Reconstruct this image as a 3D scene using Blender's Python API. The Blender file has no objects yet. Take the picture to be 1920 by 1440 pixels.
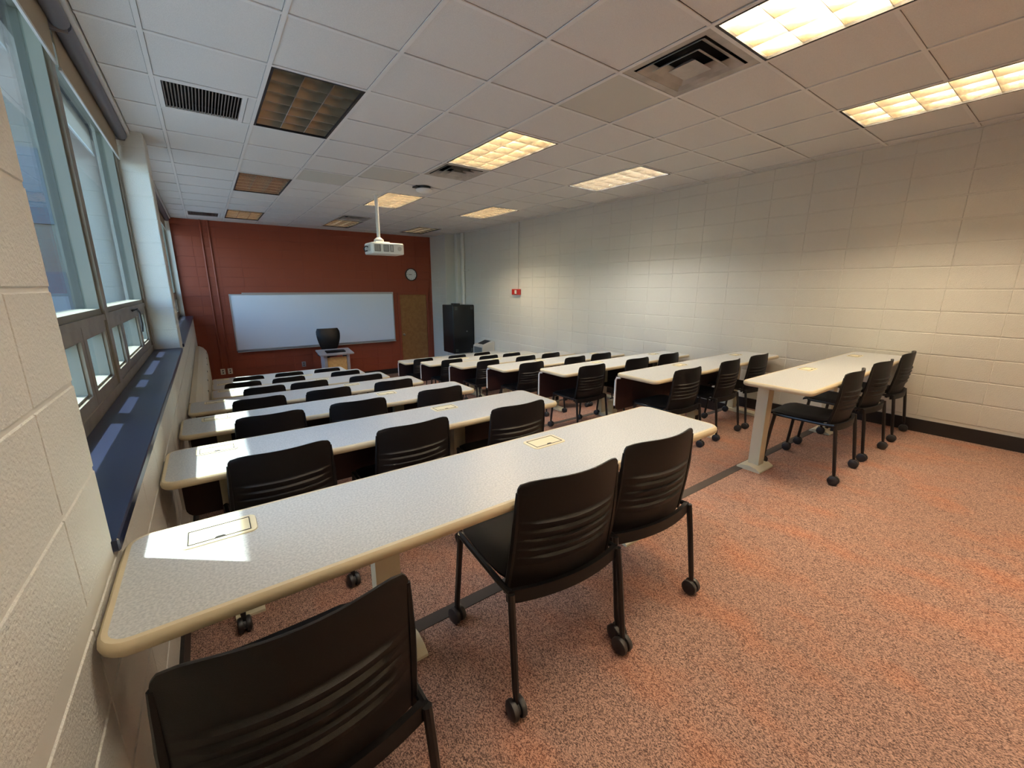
import bpy, math, random
from mathutils import Vector, Matrix
random.seed(7)
PI = math.pi
SC = bpy.context.scene
COL = SC.collection

# ------------------------------------------------------------------ camera
OZ = 1.383                                   # eye height above the rear floor
F_PX, YAW, PITCH, ROLL = 776.03, math.radians(36.033), math.radians(-13.158), math.radians(0.167)
cy, sy, cp, sp = math.cos(YAW), math.sin(YAW), math.cos(PITCH), math.sin(PITCH)
fwd = Vector((sy * cp, cy * cp, sp)); rgt = Vector((cy, -sy, 0)); upv = rgt.cross(fwd)
r2 = rgt * math.cos(ROLL) + upv * math.sin(ROLL); u2 = upv * math.cos(ROLL) - rgt * math.sin(ROLL)
cam_d = bpy.data.cameras.new('camera'); cam = bpy.data.objects.new('camera', cam_d); COL.objects.link(cam)
cam_d.sensor_width = 36; cam_d.lens = F_PX / 1920 * 36; cam_d.clip_start = 0.02; cam_d.clip_end = 500
m = Matrix((r2, u2, -fwd)).transposed().to_4x4(); m.translation = Vector((0, 0, OZ)); cam.matrix_world = m
SC.camera = cam

# ------------------------------------------------------------------ world, sun, exposure
SUN = Vector((0.53, -0.43, -1.0)).normalized()
W = bpy.data.worlds.new('world'); SC.world = W; W.use_nodes = True
wn = W.node_tree; bg = wn.nodes['Background']
sky = wn.nodes.new('ShaderNodeTexSky'); sky.sky_type = 'NISHITA'; sky.sun_disc = False; sky.ozone_density = 2.0
sky.sun_elevation = math.asin(-SUN.z); sky.sun_rotation = math.atan2(-SUN.x, -SUN.y)
wn.links.new(sky.outputs[0], bg.inputs[0]); bg.inputs[1].default_value = 1.2
sl = bpy.data.lights.new('sun', 'SUN'); sl.energy = 13; sl.angle = math.radians(0.6); sl.color = (1, .97, .92)
so = bpy.data.objects.new('sun', sl); COL.objects.link(so); so.location = (-6, 4, 12)
so.rotation_euler = SUN.to_track_quat('-Z', 'Y').to_euler()
LAMP = 92.0                                  # strength of the lit tubes
SC.view_settings.view_transform = 'Standard'; SC.view_settings.look = 'None'
SC.view_settings.gamma = 1; SC.view_settings.use_curve_mapping = False
SC.view_settings.exposure = 0.62
SC.cycles.max_bounces = 6; SC.cycles.diffuse_bounces = 4; SC.cycles.glossy_bounces = 3
SC.cycles.transparent_max_bounces = 12; SC.cycles.caustics_reflective = False; SC.cycles.caustics_refractive = False
SC.cycles.sample_clamp_indirect = 8; SC.cycles.use_denoising = True
SC.cycles.use_adaptive_sampling = True; SC.cycles.adaptive_threshold = .04

# ------------------------------------------------------------------ materials
MATS = {}
def srgb(r, g, b):
    f = lambda c: (c / 255 / 12.92) if c / 255 <= .04045 else ((c / 255 + .055) / 1.055) ** 2.4
    return (f(r), f(g), f(b), 1)
def mat(name, col, rough=.6, metal=0, var=None, vscale=20, bump=0, bscale=60, spec=.5, emit=None, estr=0, detail=4, coat=0):
    """Principled material; var = second colour mixed in by noise, bump = height in metres of a noise relief."""
    M = bpy.data.materials.new(name); M.use_nodes = True; MATS[name] = M
    n, l = M.node_tree.nodes, M.node_tree.links; p = n['Principled BSDF']
    p.inputs['Base Color'].default_value = col; p.inputs['Roughness'].default_value = rough
    p.inputs['Metallic'].default_value = metal; p.inputs['Specular IOR Level'].default_value = spec
    if coat: p.inputs['Coat Weight'].default_value = coat; p.inputs['Coat Roughness'].default_value = .1
    if emit: p.inputs['Emission Color'].default_value = emit; p.inputs['Emission Strength'].default_value = estr
    if var or bump: tc = n.new('ShaderNodeNewGeometry')
    if var:
        t = n.new('ShaderNodeTexNoise'); t.inputs['Scale'].default_value = vscale; t.inputs['Detail'].default_value = detail
        l.new(tc.outputs['Position'], t.inputs['Vector'])
        rp = n.new('ShaderNodeValToRGB'); rp.color_ramp.elements[0].position = .36; rp.color_ramp.elements[1].position = .64
        rp.color_ramp.elements[0].color = col; rp.color_ramp.elements[1].color = var
        l.new(t.outputs[0], rp.inputs[0]); l.new(rp.outputs[0], p.inputs['Base Color'])
    if bump:
        t2 = n.new('ShaderNodeTexNoise'); t2.inputs['Scale'].default_value = bscale; t2.inputs['Detail'].default_value = 3
        l.new(tc.outputs['Position'], t2.inputs['Vector'])
        b = n.new('ShaderNodeBump'); b.inputs['Distance'].default_value = bump; b.inputs['Strength'].default_value = 1
        l.new(t2.outputs[0], b.inputs['Height']); l.new(b.outputs[0], p.inputs['Normal'])
    return M

mat('block_white', srgb(220, 216, 204), .55, bump=.003, bscale=150)
mat('mortar_white', srgb(220, 216, 204), .55)
mat('block_red', srgb(148, 68, 43), .5, bump=.002, bscale=90)
mat('mortar_red', srgb(140, 64, 41), .55)
mat('tile', srgb(228, 226, 222), .9, var=srgb(220, 218, 214), vscale=220, bump=.0015, bscale=260)
mat('tile_plain', srgb(206, 204, 194), .8)
mat('grid_white', srgb(230, 228, 224), .5)
mat('slab', srgb(90, 88, 85), .9)
mat('nosing', srgb(66, 58, 53), .7, spec=.2)
mat('baseboard', srgb(26, 22, 22), .45)
mat('laminate', srgb(200, 200, 197), .30, var=srgb(172, 174, 174), vscale=170, detail=6)
mat('edge', srgb(206, 190, 156), .4)
mat('putty', srgb(200, 190, 162), .45)
mat('putty_edge', srgb(232, 228, 218), .4)
mat('hatch', srgb(226, 214, 178), .4)
mat('slot', srgb(40, 36, 30), .6)
mat('panel_brown', srgb(52, 26, 22), .6)
mat('black_plastic', srgb(15, 13, 13), .5, bump=.0004, bscale=900, spec=.3)
mat('seat_black', srgb(15, 14, 15), .62, spec=.2)
mat('black_metal', srgb(16, 15, 15), .35)
mat('rubber', srgb(34, 31, 31), .5)
mat('seat_fabric', srgb(24, 25, 36), .8)
mat('frame_alu', srgb(150, 142, 128), .45, metal=.35, var=srgb(136, 128, 114), vscale=9)
mat('frame_out', srgb(128, 126, 112), .5)
mat('sill', srgb(24, 31, 56), .32)
mat('shade', srgb(172, 158, 134), .8)
mat('shade_hem', srgb(212, 214, 210), .5)
mat('roller', srgb(120, 122, 132), .5)
mat('whiteboard', srgb(236, 237, 239), .22)
mat('alu', srgb(190, 188, 186), .35, metal=.6)
mat('wood', srgb(160, 112, 62), .45, var=srgb(146, 98, 52), vscale=14)
mat('wood_light', srgb(214, 170, 106), .5, var=srgb(200, 154, 92), vscale=25)
mat('grey_metal', srgb(150, 142, 140), .5)
mat('grey_light', srgb(198, 194, 184), .5)
mat('grey_dark', srgb(96, 102, 100), .6)
mat('white_plastic', srgb(232, 230, 222), .4)
mat('white_dome', srgb(246, 245, 240), .4)
mat('vent_grey', srgb(128, 124, 118), .6)
mat('off_white', srgb(224, 220, 208), .5)
mat('radiator', srgb(214, 204, 178), .45)
mat('alarm_red', srgb(176, 40, 28), .4)
mat('clock_face', srgb(232, 230, 226), .4)
mat('clock_rim', srgb(34, 26, 24), .4)
mat('black_cab', srgb(14, 14, 16), .3)
mat('dark_void', srgb(16, 15, 15), .9)
mat('slat', srgb(122, 114, 108), .5)
mat('troffer_black', srgb(28, 24, 24), .5)
mat('troffer_white', srgb(225, 220, 208), .4)
mat('louver', srgb(232, 222, 204), .2, metal=.97)
mat('tube_off', srgb(220, 220, 214), .3)
mat('tube_warm', (1, .8, .5, 1), .4, emit=(1, .84, .61, 1), estr=LAMP)
mat('tube_old', (1, .9, .8, 1), .4, emit=(1, .92, .80, 1), estr=LAMP * .5)
mat('tube_cool', (1, .95, .9, 1), .4, emit=(1, .96, .90, 1), estr=LAMP)
mat('diffuser', srgb(188, 182, 172), .5, var=srgb(166, 160, 150), vscale=8)
mat('paving', srgb(122, 124, 128), .95, var=srgb(112, 114, 118), vscale=3)
mat('concrete', srgb(186, 184, 178), .85, var=srgb(172, 170, 164), vscale=4)
mat('facade', srgb(176, 172, 168), .85)
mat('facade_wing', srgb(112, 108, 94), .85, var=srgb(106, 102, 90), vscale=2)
mat('facade_glass', srgb(70, 78, 84), .4)
mat('red_paint', srgb(148, 68, 43), .45)
mat('brass', srgb(200, 190, 170), .3, metal=.9)

def carpet():
    M = bpy.data.materials.new('carpet'); M.use_nodes = True; MATS['carpet'] = M
    n, l = M.node_tree.nodes, M.node_tree.links; p = n['Principled BSDF']
    p.inputs['Roughness'].default_value = .95; p.inputs['Specular IOR Level'].default_value = .1
    g = n.new('ShaderNodeNewGeometry')
    def noise(sc, det, stretch=None):
        t = n.new('ShaderNodeTexNoise'); t.inputs['Scale'].default_value = sc; t.inputs['Detail'].default_value = det
        if stretch:
            mp = n.new('ShaderNodeMapping'); mp.inputs['Scale'].default_value = stretch; mp.inputs['Rotation'].default_value = (0, 0, .5)
            l.new(g.outputs['Position'], mp.inputs[0]); l.new(mp.outputs[0], t.inputs['Vector'])
        else: l.new(g.outputs['Position'], t.inputs['Vector'])
        return t
    vmap = n.new('ShaderNodeMapping'); vmap.inputs['Scale'].default_value = (1, .6, 1); vmap.inputs['Rotation'].default_value = (0, 0, .5)
    l.new(g.outputs['Position'], vmap.inputs[0])
    vor = n.new('ShaderNodeTexVoronoi'); vor.inputs['Scale'].default_value = 400; l.new(vmap.outputs[0], vor.inputs['Vector'])
    sep = n.new('ShaderNodeSeparateColor'); l.new(vor.outputs['Color'], sep.inputs[0])          # one random tone per tuft
    def ramp(src, a, b, ca, cb):
        r = n.new('ShaderNodeValToRGB'); e = r.color_ramp.elements
        e[0].position, e[1].position, e[0].color, e[1].color = a, b, ca, cb
        l.new(src.outputs[0], r.inputs[0]); return r
    fine = ramp(sep, .1, .9, srgb(82, 63, 57), srgb(176, 139, 122))
    patch = ramp(noise(4.5, 8, (1, .6, 1)), .48, .72, (0, 0, 0, 1), (1, 1, 1, 1))
    mx = n.new('ShaderNodeMixRGB'); mx.blend_type = 'MIX'
    orange = ramp(sep, .1, .9, srgb(122, 70, 51), srgb(192, 130, 98))
    mul = n.new('ShaderNodeMath'); mul.operation = 'MULTIPLY'; mul.inputs[1].default_value = .55
    l.new(patch.outputs[0], mul.inputs[0]); l.new(mul.outputs[0], mx.inputs[0])
    l.new(fine.outputs[0], mx.inputs[1]); l.new(orange.outputs[0], mx.inputs[2]); l.new(mx.outputs[0], p.inputs['Base Color'])
    b = n.new('ShaderNodeBump'); b.inputs['Distance'].default_value = .0015; b.inputs['Strength'].default_value = .4
    l.new(vor.outputs['Distance'], b.inputs['Height']); l.new(b.outputs[0], p.inputs['Normal'])
carpet()
def glass(name, tint):
    M = bpy.data.materials.new(name); M.use_nodes = True; MATS[name] = M
    n, l = M.node_tree.nodes, M.node_tree.links; n.remove(n['Principled BSDF'])
    t = n.new('ShaderNodeBsdfTransparent'); t.inputs[0].default_value = tint
    gl = n.new('ShaderNodeBsdfGlossy'); gl.inputs['Roughness'].default_value = .01
    f = n.new('ShaderNodeFresnel'); g = n.new('ShaderNodeNewGeometry')
    io = n.new('ShaderNodeMapRange'); io.inputs['To Min'].default_value = 1.45; io.inputs['To Max'].default_value = 1 / 1.45   # same reflectance on both faces of the thin pane
    l.new(g.outputs['Backfacing'], io.inputs['Value']); l.new(io.outputs[0], f.inputs[0])
    mx = n.new('ShaderNodeMixShader'); l.new(f.outputs[0], mx.inputs[0]); l.new(t.outputs[0], mx.inputs[1]); l.new(gl.outputs[0], mx.inputs[2])
    l.new(mx.outputs[0], n['Material Output'].inputs[0])
glass('glass', (.82, .90, .91, 1))

# ------------------------------------------------------------------ mesh helpers
class MB:
    def __init__(s): s.v = []; s.f = []
    def add(s, v, f):
        o = len(s.v); s.v += [tuple(p) for p in v]; s.f += [tuple(i + o for i in q) for q in f]; return s
    def box(s, x0, x1, y0, y1, z0, z1):
        return s.add([(x, y, z) for z in (z0, z1) for y in (y0, y1) for x in (x0, x1)],
                     [(0, 2, 3, 1), (4, 5, 7, 6), (0, 1, 5, 4), (2, 6, 7, 3), (0, 4, 6, 2), (1, 3, 7, 5)])
    def cbox(s, x0, x1, y0, y1, z0, z1, c=.006):
        """box with chamfered edges (24 vertices)"""
        X, Y, Z = (x0, x1), (y0, y1), (z0, z1); v = []; ix = {}
        for i in (0, 1):
            for j in (0, 1):
                for k in (0, 1):
                    a, b, d = X[i], Y[j], Z[k]; da, db, dd = (c, -c)[i], (c, -c)[j], (c, -c)[k]
                    for w, pnt in enumerate(((a, b + db, d + dd), (a + da, b, d + dd), (a + da, b + db, d))):
                        ix[i, j, k, w] = len(v); v.append(pnt)
        f = []
        for i in (0, 1):
            q = [ix[i, 0, 0, 0], ix[i, 1, 0, 0], ix[i, 1, 1, 0], ix[i, 0, 1, 0]]; f.append(q if i else q[::-1])
            q = [ix[0, i, 0, 1], ix[0, i, 1, 1], ix[1, i, 1, 1], ix[1, i, 0, 1]]; f.append(q if i else q[::-1])
            q = [ix[0, 0, i, 2], ix[1, 0, i, 2], ix[1, 1, i, 2], ix[0, 1, i, 2]]; f.append(q if i else q[::-1])
            for j in (0, 1):
                f.append([ix[i, j, 0, 0], ix[i, j, 1, 0], ix[i, j, 1, 1], ix[i, j, 0, 1]])
                f.append([ix[i, 0, j, 0], ix[i, 1, j, 0], ix[i, 1, j, 2], ix[i, 0, j, 2]])
                f.append([ix[0, i, j, 1], ix[1, i, j, 1], ix[1, i, j, 2], ix[0, i, j, 2]])
                for k in (0, 1): f.append([ix[i, j, k, 0], ix[i, j, k, 1], ix[i, j, k, 2]])
        return s.add(v, f)
    def prism(s, pts, a, b, axis='z'):
        """polygon pts extruded from a to b along an axis; pts are the two other coordinates in order"""
        n = len(pts)
        def P(p, t): return {'z': (p[0], p[1], t), 'y': (p[0], t, p[1]), 'x': (t, p[0], p[1])}[axis]
        return s.add([P(p, a) for p in pts] + [P(p, b) for p in pts],
                     [tuple(range(n))[::-1], tuple(range(n, 2 * n))] + [(i, (i + 1) % n, n + (i + 1) % n, n + i) for i in range(n)])
    def loft(s, rings, closed=False, caps=True):
        n = len(rings[0]); v = [p for r in rings for p in r]; f = []; m_ = len(rings)
        for a in range(m_ if closed else m_ - 1):
            b = (a + 1) % m_
            f += [(a * n + i, a * n + (i + 1) % n, b * n + (i + 1) % n, b * n + i) for i in range(n)]
        if caps and not closed: f += [tuple(range(n))[::-1], tuple(range((m_ - 1) * n, m_ * n))]
        return s.add(v, f)
    def tube(s, path, r, n=8):
        path = [Vector(p) for p in path]; rings = []
        rr = r if isinstance(r, (list, tuple)) else [r] * len(path); prev = None
        for i, p in enumerate(path):
            d = (path[min(i + 1, len(path) - 1)] - path[max(i - 1, 0)]).normalized()
            ref = prev if prev else (Vector((1, 0, 0)) if abs(d.x) < .8 else Vector((0, 1, 0)))
            a = (ref - d * ref.dot(d)).normalized(); b = d.cross(a); prev = a
            rings.append([tuple(p + (a * math.cos(t) + b * math.sin(t)) * rr[i]) for t in [2 * PI * k / n for k in range(n)]])
        return s.loft(rings)
    def lathe(s, prof, n=20, c=(0, 0, 0), axis='z', closed=False):
        """prof: (radius, height) pairs along the axis"""
        def P(r, h, t):
            a, b = r * math.cos(t), r * math.sin(t)
            q = {'z': (a, b, h), 'x': (h, a, b), 'y': (a, h, b)}[axis]; return (q[0] + c[0], q[1] + c[1], q[2] + c[2])
        return s.loft([[P(r, h, 2 * PI * k / n) for k in range(n)] for r, h in prof], closed)
    def ringframe(s, u0, u1, v0, v1, w, a, b, axis='x'):
        """rectangular frame with a hole; u,v the in-plane axes, depth a..b; one closed piece"""
        o = [(u0, v0), (u1, v0), (u1, v1), (u0, v1)]; i = [(u0 + w, v0 + w), (u1 - w, v0 + w), (u1 - w, v1 - w), (u0 + w, v1 - w)]
        def P(p, t): return {'x': (t, p[0], p[1]), 'y': (p[0], t, p[1]), 'z': (p[0], p[1], t)}[axis]
        return s.loft([[P(o[k], a), P(o[k], b), P(i[k], b), P(i[k], a)] for k in range(4)], closed=True)
    def mesh(s, name, smooth=False):
        me = bpy.data.meshes.new(name); me.from_pydata(s.v, [], s.f); me.validate(); me.update()
        import bmesh
        bm = bmesh.new(); bm.from_mesh(me); bmesh.ops.recalc_face_normals(bm, faces=bm.faces); bm.to_mesh(me); bm.free()
        if smooth:
            me.polygons.foreach_set('use_smooth', [True] * len(me.polygons)); me.update()
            try: me.set_sharp_from_angle(angle=math.radians(38))
            except Exception: pass
        return me
    def build(s, name, material, parent=None, smooth=False, loc=None):
        me = s.mesh(name, smooth); me.materials.append(MATS[material])
        return link(name, me, parent, loc)
def link(name, me, parent=None, loc=None):
    o = bpy.data.objects.new(name, me); COL.objects.link(o)
    if parent: o.parent = parent
    if loc: o.location = loc
    return o
def thing(name, label, cat, loc=(0, 0, 0), rz=0, group=None):
    o = bpy.data.objects.new(name, None); COL.objects.link(o); o.empty_display_size = .05
    o.location = loc; o.rotation_euler = (0, 0, rz); return tag(o, label, cat, group)
def tag(o, label, cat, group=None):
    o['label'] = label; o['category'] = cat
    if group: o['group'] = group
    return o
def struct(o, label=None, cat=None):
    o['kind'] = 'structure'
    if label: o['label'] = label
    if cat: o['category'] = cat
    return o
def copy_tree(o, parent=None):
    c = o.copy(); COL.objects.link(c)
    if parent: c.parent = parent
    for ch in list(o.children): copy_tree(ch, c)
    return c
def rrect(x0, x1, y0, y1, r, n=5):
    """rounded rectangle outline with outward normals"""
    pts = []
    for cx, cyy, a0 in ((x1 - r, y1 - r, 0), (x0 + r, y1 - r, PI / 2), (x0 + r, y0 + r, PI), (x1 - r, y0 + r, 1.5 * PI)):
        for k in range(n + 1):
            a = a0 + PI / 2 * k / n; pts.append(((cx + r * math.cos(a), cyy + r * math.sin(a)), (math.cos(a), math.sin(a))))
    return pts

# ------------------------------------------------------------------ room dimensions
XL, XR, YB, YF = -.265, 5.55, -4.0, 11.15
CEIL = OZ + 1.343
ROW, DROP, EDGE = 1.143, .1397, 1.43           # row spacing, step height, front edge of the rear tier
tier_z = lambda k: -DROP * k
YL0, T = 3.28, .6096                            # ceiling grid
gx = lambda i: -.095 + T * i
gy = lambda j: YL0 + T * j

# floor: stepped tiers
prof = [(YB, -1.3)]
y = YB
prof.append((YB, 0))
for k in range(7):
    prof += [(EDGE + ROW * k, tier_z(k)), (EDGE + ROW * k, tier_z(k + 1))]
prof += [(YF + .1, tier_z(7)), (YF + .1, -1.3)]
floor = struct(MB().prism(prof, XL - .02, XR + .02, 'x').build('floor', 'carpet'), 'orange heathered carpet on stepped tiers descending to the front', 'floor')
for k in range(7):
    ye = EDGE + ROW * k; z = tier_z(k)
    MB().prism([(ye - .055, z - .001), (ye - .055, z + .003), (ye + .006, z + .003), (ye + .006, z - .045), (ye + .001, z - .045), (ye + .001, z - .001)], XL + .004, XR - .004, 'x').build('nosing_strip', 'nosing', floor)

# ceiling
ceiling = struct(MB().box(-.75, XR + .1, YB, YF + .1, CEIL + .16, CEIL + .22).build('ceiling', 'slab'), 'suspended ceiling of white lay-in tiles in a grid', 'ceiling')
xs = [-.36] + [gx(i) for i in range(10)] + [XR]
ys = [gy(j) for j in range(-11, 13)] + [YF]
FIX = [(i, j) for i in (1, 4, 7) for j in (-10, -5, 0, 5, 10)]
taken = {}
for i, j in FIX: taken[i, j] = taken[i, j + 1] = 'f'
DIFF = [(4, -3), (4, 2), (4, 9)]
for c in DIFF: taken[c] = 'd'
RET = [(0, 1), (0, 11)]
for c in RET: taken[c] = 'r'
tile_cache = {}
def tile_mesh(w, d, m_):
    key = (round(w, 3), round(d, 3), m_)
    if key not in tile_cache:
        me = MB().prism([(-w / 2, -d / 2), (w / 2, -d / 2), (w / 2, d / 2), (-w / 2, d / 2)], 0, .015).mesh('ceiling_tile'); me.materials.append(MATS[m_]); tile_cache[key] = me
    return tile_cache[key]
PIERS = [(5.32, 5.70)]
for a in range(len(xs) - 1):
    for b in range(len(ys) - 1):
        ci, cj = a - 1, b - 11
        if (ci, cj) in taken: continue
        x0, x1, y0, y1 = xs[a] + .0145, xs[a + 1] - .0145, ys[b] + .0135, ys[b + 1] - .0135
        if x1 - x0 < .02 or y1 - y0 < .02: continue
        plain = (ci, cj) in ((4, -2), (3, 3), (2, 4))
        o = link('ceiling_tile', tile_mesh(x1 - x0, y1 - y0, 'tile_plain' if plain else 'tile'), ceiling, ((x0 + x1) / 2, (y0 + y1) / 2, CEIL + .003 + random.uniform(0, .002)))
for i in range(10):
    MB().box(gx(i) - .0125, gx(i) + .0125, YB + .3, YF, CEIL - .003, CEIL + .003).build('grid_runner', 'grid_white', ceiling)
for j in range(-11, 13):
    for a in range(len(xs) - 1):
        if any(ci == a - 1 and j == cj + 1 for ci, cj in FIX): continue
        MB().box(xs[a] + .0126, xs[a + 1] - .0126, gy(j) - .0115, gy(j) + .0115, CEIL - .0025, CEIL + .003).build('cross_tee', 'grid_white', ceiling)
MB().box(XR - .028, XR, YB + .3, YF, CEIL - .002, CEIL + .002).build('wall_angle', 'grid_white', ceiling)
MB().box(-.36, XR - .03, YF - .024, YF, CEIL - .002, CEIL + .002).build('wall_angle', 'grid_white', ceiling)
trim = struct(MB().box(-.385, -.352, 1.30, 5.318, CEIL - .03, CEIL + .03).build('trim_1', 'grid_white'), 'white ceiling edge trim above the near windows', 'trim')
trim = struct(MB().box(-.385, -.352, 5.702, 11.12, CEIL - .03, CEIL + .03).build('trim_2', 'grid_white'), 'white ceiling edge trim above the far windows', 'trim')

# ------------------------------------------------------------------ block walls
blk_cache = {}
def block_mesh(w, h, d, m_, c):
    key = (round(w, 3), round(h, 3), d, m_)
    if key not in blk_cache:
        b = MB(); a, e = w / 2, h / 2
        b.add([(-a, -e, 0), (a, -e, 0), (a, e, 0), (-a, e, 0), (-a + c, -e + c, d), (a - c, -e + c, d), (a - c, e - c, d), (-a + c, e - c, d)],
              [(4, 5, 6, 7), (0, 1, 5, 4), (1, 2, 6, 5), (2, 3, 7, 6), (3, 0, 4, 7)])
        me = bpy.data.meshes.new('block'); me.from_pydata(b.v, [], b.f); me.update(); me.materials.append(MATS[m_]); blk_cache[key] = me
    return blk_cache[key]
def blocks(parent, origin, u, n, cells, m_, depth=.004, gap=.006, ch=.003, limit=300, near=None, loose_name='far_blocks'):
    """cells (u0,u1,z0,z1) on the plane through origin with in-plane direction u and normal n"""
    u, n = Vector(u), Vector(n); up = Vector((0, 0, 1)); origin = Vector(origin)
    rot = Matrix((u, up, n)).transposed().to_4x4()
    if near: cells = sorted(cells, key=near)
    rest = MB()
    for q, (u0, u1, z0, z1) in enumerate(cells):
        w, h = u1 - u0 - gap * .22, z1 - z0 - gap * 1.25
        if w < .02 or h < .02: continue
        p = origin + u * ((u0 + u1) / 2) + up * ((z0 + z1) / 2)
        if q < limit:
            o = link('block', block_mesh(w, h, depth, m_, ch), parent); M = rot.copy(); M.translation = p; o.matrix_local = M
        else:
            a, e, c = w / 2, h / 2, ch
            vs = [(-a, -e, 0), (a, -e, 0), (a, e, 0), (-a, e, 0), (-a + c, -e + c, depth), (a - c, -e + c, depth), (a - c, e - c, depth), (-a + c, e - c, depth)]
            rest.add([tuple(p + u * x + up * yy + n * zz) for x, yy, zz in vs], [(4, 5, 6, 7), (0, 1, 5, 4), (1, 2, 6, 5), (2, 3, 7, 6), (3, 0, 4, 7)])
    if rest.v:
        me = bpy.data.meshes.new(loose_name); me.from_pydata(rest.v, [], rest.f); me.update(); me.materials.append(MATS[m_])
        o = link(loose_name, me, parent); o['kind'] = 'stuff'
CH, CW = .2032, .4064
Z0 = OZ - .007
def floor_at(yv):
    k = 0
    while k < 7 and yv > EDGE + ROW * k: k += 1
    return tier_z(k)
def courses(lo, hi):
    out = []; n = math.floor((lo - Z0) / CH)
    while Z0 + n * CH < hi - .01:
        a, b = max(lo, Z0 + n * CH), min(hi, Z0 + (n + 1) * CH)
        if b - a > .025: out.append((a, b))
        n += 1
    return out
# right wall
wall_right = struct(MB().box(XR, XR + .2, YB, YF + .1, -1.3, CEIL + .2).build('wall_right', 'mortar_white'), 'long white painted concrete block wall on the right', 'wall')
cells = []
yy = .412 - CW
while yy < YF:
    y0, y1 = yy, min(yy + CW, YF)
    for a, b in courses(floor_at((y0 + y1) / 2) + .13, CEIL): cells.append((y0, y1, a, b))
    yy += CW
blocks(wall_right, (XR + .001, 0, 0), (0, 1, 0), (-1, 0, 0), [(a, b, c, d) for a, b, c, d in cells], 'block_white', depth=.005, gap=.006, ch=.0035, near=lambda c: c[0], limit=300)
# red front wall
wall_front = struct(MB().box(XL - .4, XR + .2, YF, YF + .2, -1.3, CEIL + .2).build('wall_front', 'mortar_red'), 'brick-red painted block wall at the front of the room', 'wall')
cells = []
xx = XL - .2032
while xx < 5.27:
    x1 = min(xx + CW, 5.27)
    for a, b in courses(tier_z(7) + .13, CEIL):
        if xx > .45 and x1 < 4.08 and a > OZ - 1.40 and b < OZ - .19: continue
        if xx > 4.3 and x1 < 5.06 and b < OZ - .22: continue
        cells.append((xx, x1, a, b))
    xx += CW
blocks(wall_front, (0, YF + .001, 0), (1, 0, 0), (0, -1, 0), cells, 'block_red', depth=.004, gap=.006, ch=.002)
# rear wall behind the camera
struct(MB().box(XL - .3, XR + .2, YB - .2, YB + .28, -1.3, CEIL + .2).build('wall_rear', 'mortar_white'), 'plain white wall behind the camera', 'wall')
# window wall
SILL = OZ - .605
OPEN = [(1.30, 5.32), (5.70, 11.06)]
XWIN = -.47
wl = MB()
wl.box(-.60, XL, YB, YF + .1, -1.3, SILL - .04)
for a, b in ((YB, 1.30), (5.32, 5.70)): wl.box(-.60, XL, a, b, SILL - .04, CEIL + .2)
wl.box(-.60, -.385, 11.06, YF + .1, SILL - .04, CEIL + .2)
wall_left = struct(wl.build('wall_left', 'mortar_white'), 'white painted block window wall on the left', 'wall')
cells = []
yy = .412 - .30 + .92 - 7 * CW                       # joints fall at Y = 1.03
yy = 1.03 - 7 * CW
while yy < YF:
    y0, y1 = yy, min(yy + CW, YF); yy += CW
    if y1 < -.6: continue
    fz = floor_at((y0 + y1) / 2)
    for a, b in courses(fz + .02, SILL - .045): cells.append((y0, y1, a, b))
for a, b in ((-.6, 1.30), (5.32, 5.70)):
    edges = [e for e in [1.03 + CW * q for q in range(-6, 30)] if a + .05 < e < b - .05]
    es = [a] + edges + [b]
    for e0, e1 in zip(es, es[1:]):
        for c, d in courses(SILL - .005, CEIL): cells.append((e0, e1, c, d))
blocks(wall_left, (XL - .001, 0, 0), (0, 1, 0), (1, 0, 0), cells, 'block_white', depth=.004, gap=.006, near=lambda c: c[0], limit=300)
for yj in (5.32,):
    blocks(wall_left, (0, yj + .001, 0), (1, 0, 0), (0, -1, 0), [(XWIN + .01, XL, a, b) for a, b in courses(SILL + .0, CEIL + .1)], 'block_white', depth=.005)
# baseboards
def stepped_base(x0, x1):
    pts = [(YB + .3, .0)]; top = []
    for k in range(7):
        ye = EDGE + ROW * k; pts += [(ye, tier_z(k)), (ye, tier_z(k + 1))]; top += [(ye + .10, tier_z(k) + .127), (ye + .10, tier_z(k + 1) + .127)]
    pts.append((YF - .02, tier_z(7))); top.append((YF - .02, tier_z(7) + .127)); top = [(YB + .3, .127)] + top
    return MB().prism(pts + top[::-1], x0, x1, 'x')
struct(stepped_base(XR - .014, XR).build('baseboard_right', 'baseboard'), 'black baseboard stepping down along the right wall', 'baseboard')
struct(stepped_base(XL + .003, XL + .016).build('baseboard_left', 'baseboard'), 'black baseboard stepping down along the window wall', 'baseboard')
struct(MB().box(XL, 4.24, YF - .014, YF, tier_z(7), tier_z(7) + .14).build('baseboard_front', 'baseboard'), 'black baseboard along the red front wall', 'baseboard')

# corner chase and pipes at the front right
ch_ = struct(MB().box(5.27, XR, 10.25, YF, -1.0, CEIL).build('wall_chase', 'mortar_white'), 'white boxed-out corner column beside the red wall', 'column')
blocks(ch_, (5.271, 0, 0), (0, 1, 0), (-1, 0, 0), [(a, b, c, d) for a, b in ((10.25, 10.65), (10.65, YF)) for c, d in courses(tier_z(7), CEIL)], 'block_white', depth=.003, gap=.006)
tag(MB().cbox(5.44, 5.545, 9.93, 10.04, tier_z(7), CEIL - .002).build('pipe_casing', 'off_white'), 'white square pipe casing running up beside the corner column', 'casing')
pp = MB().tube([(5.5, 9.72, tier_z(7)), (5.5, 9.72, CEIL - .002)], .042, 12).build('riser_pipe', 'off_white', smooth=True)
tag(pp, 'white round riser pipe beside the square casing, above the black cabinet', 'pipe')
MB().tube([(5.5, 9.70, OZ + .42), (5.5, 9.45, OZ + .42)], .012, 8).build('pipe_stub', 'off_white', pp)

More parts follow.
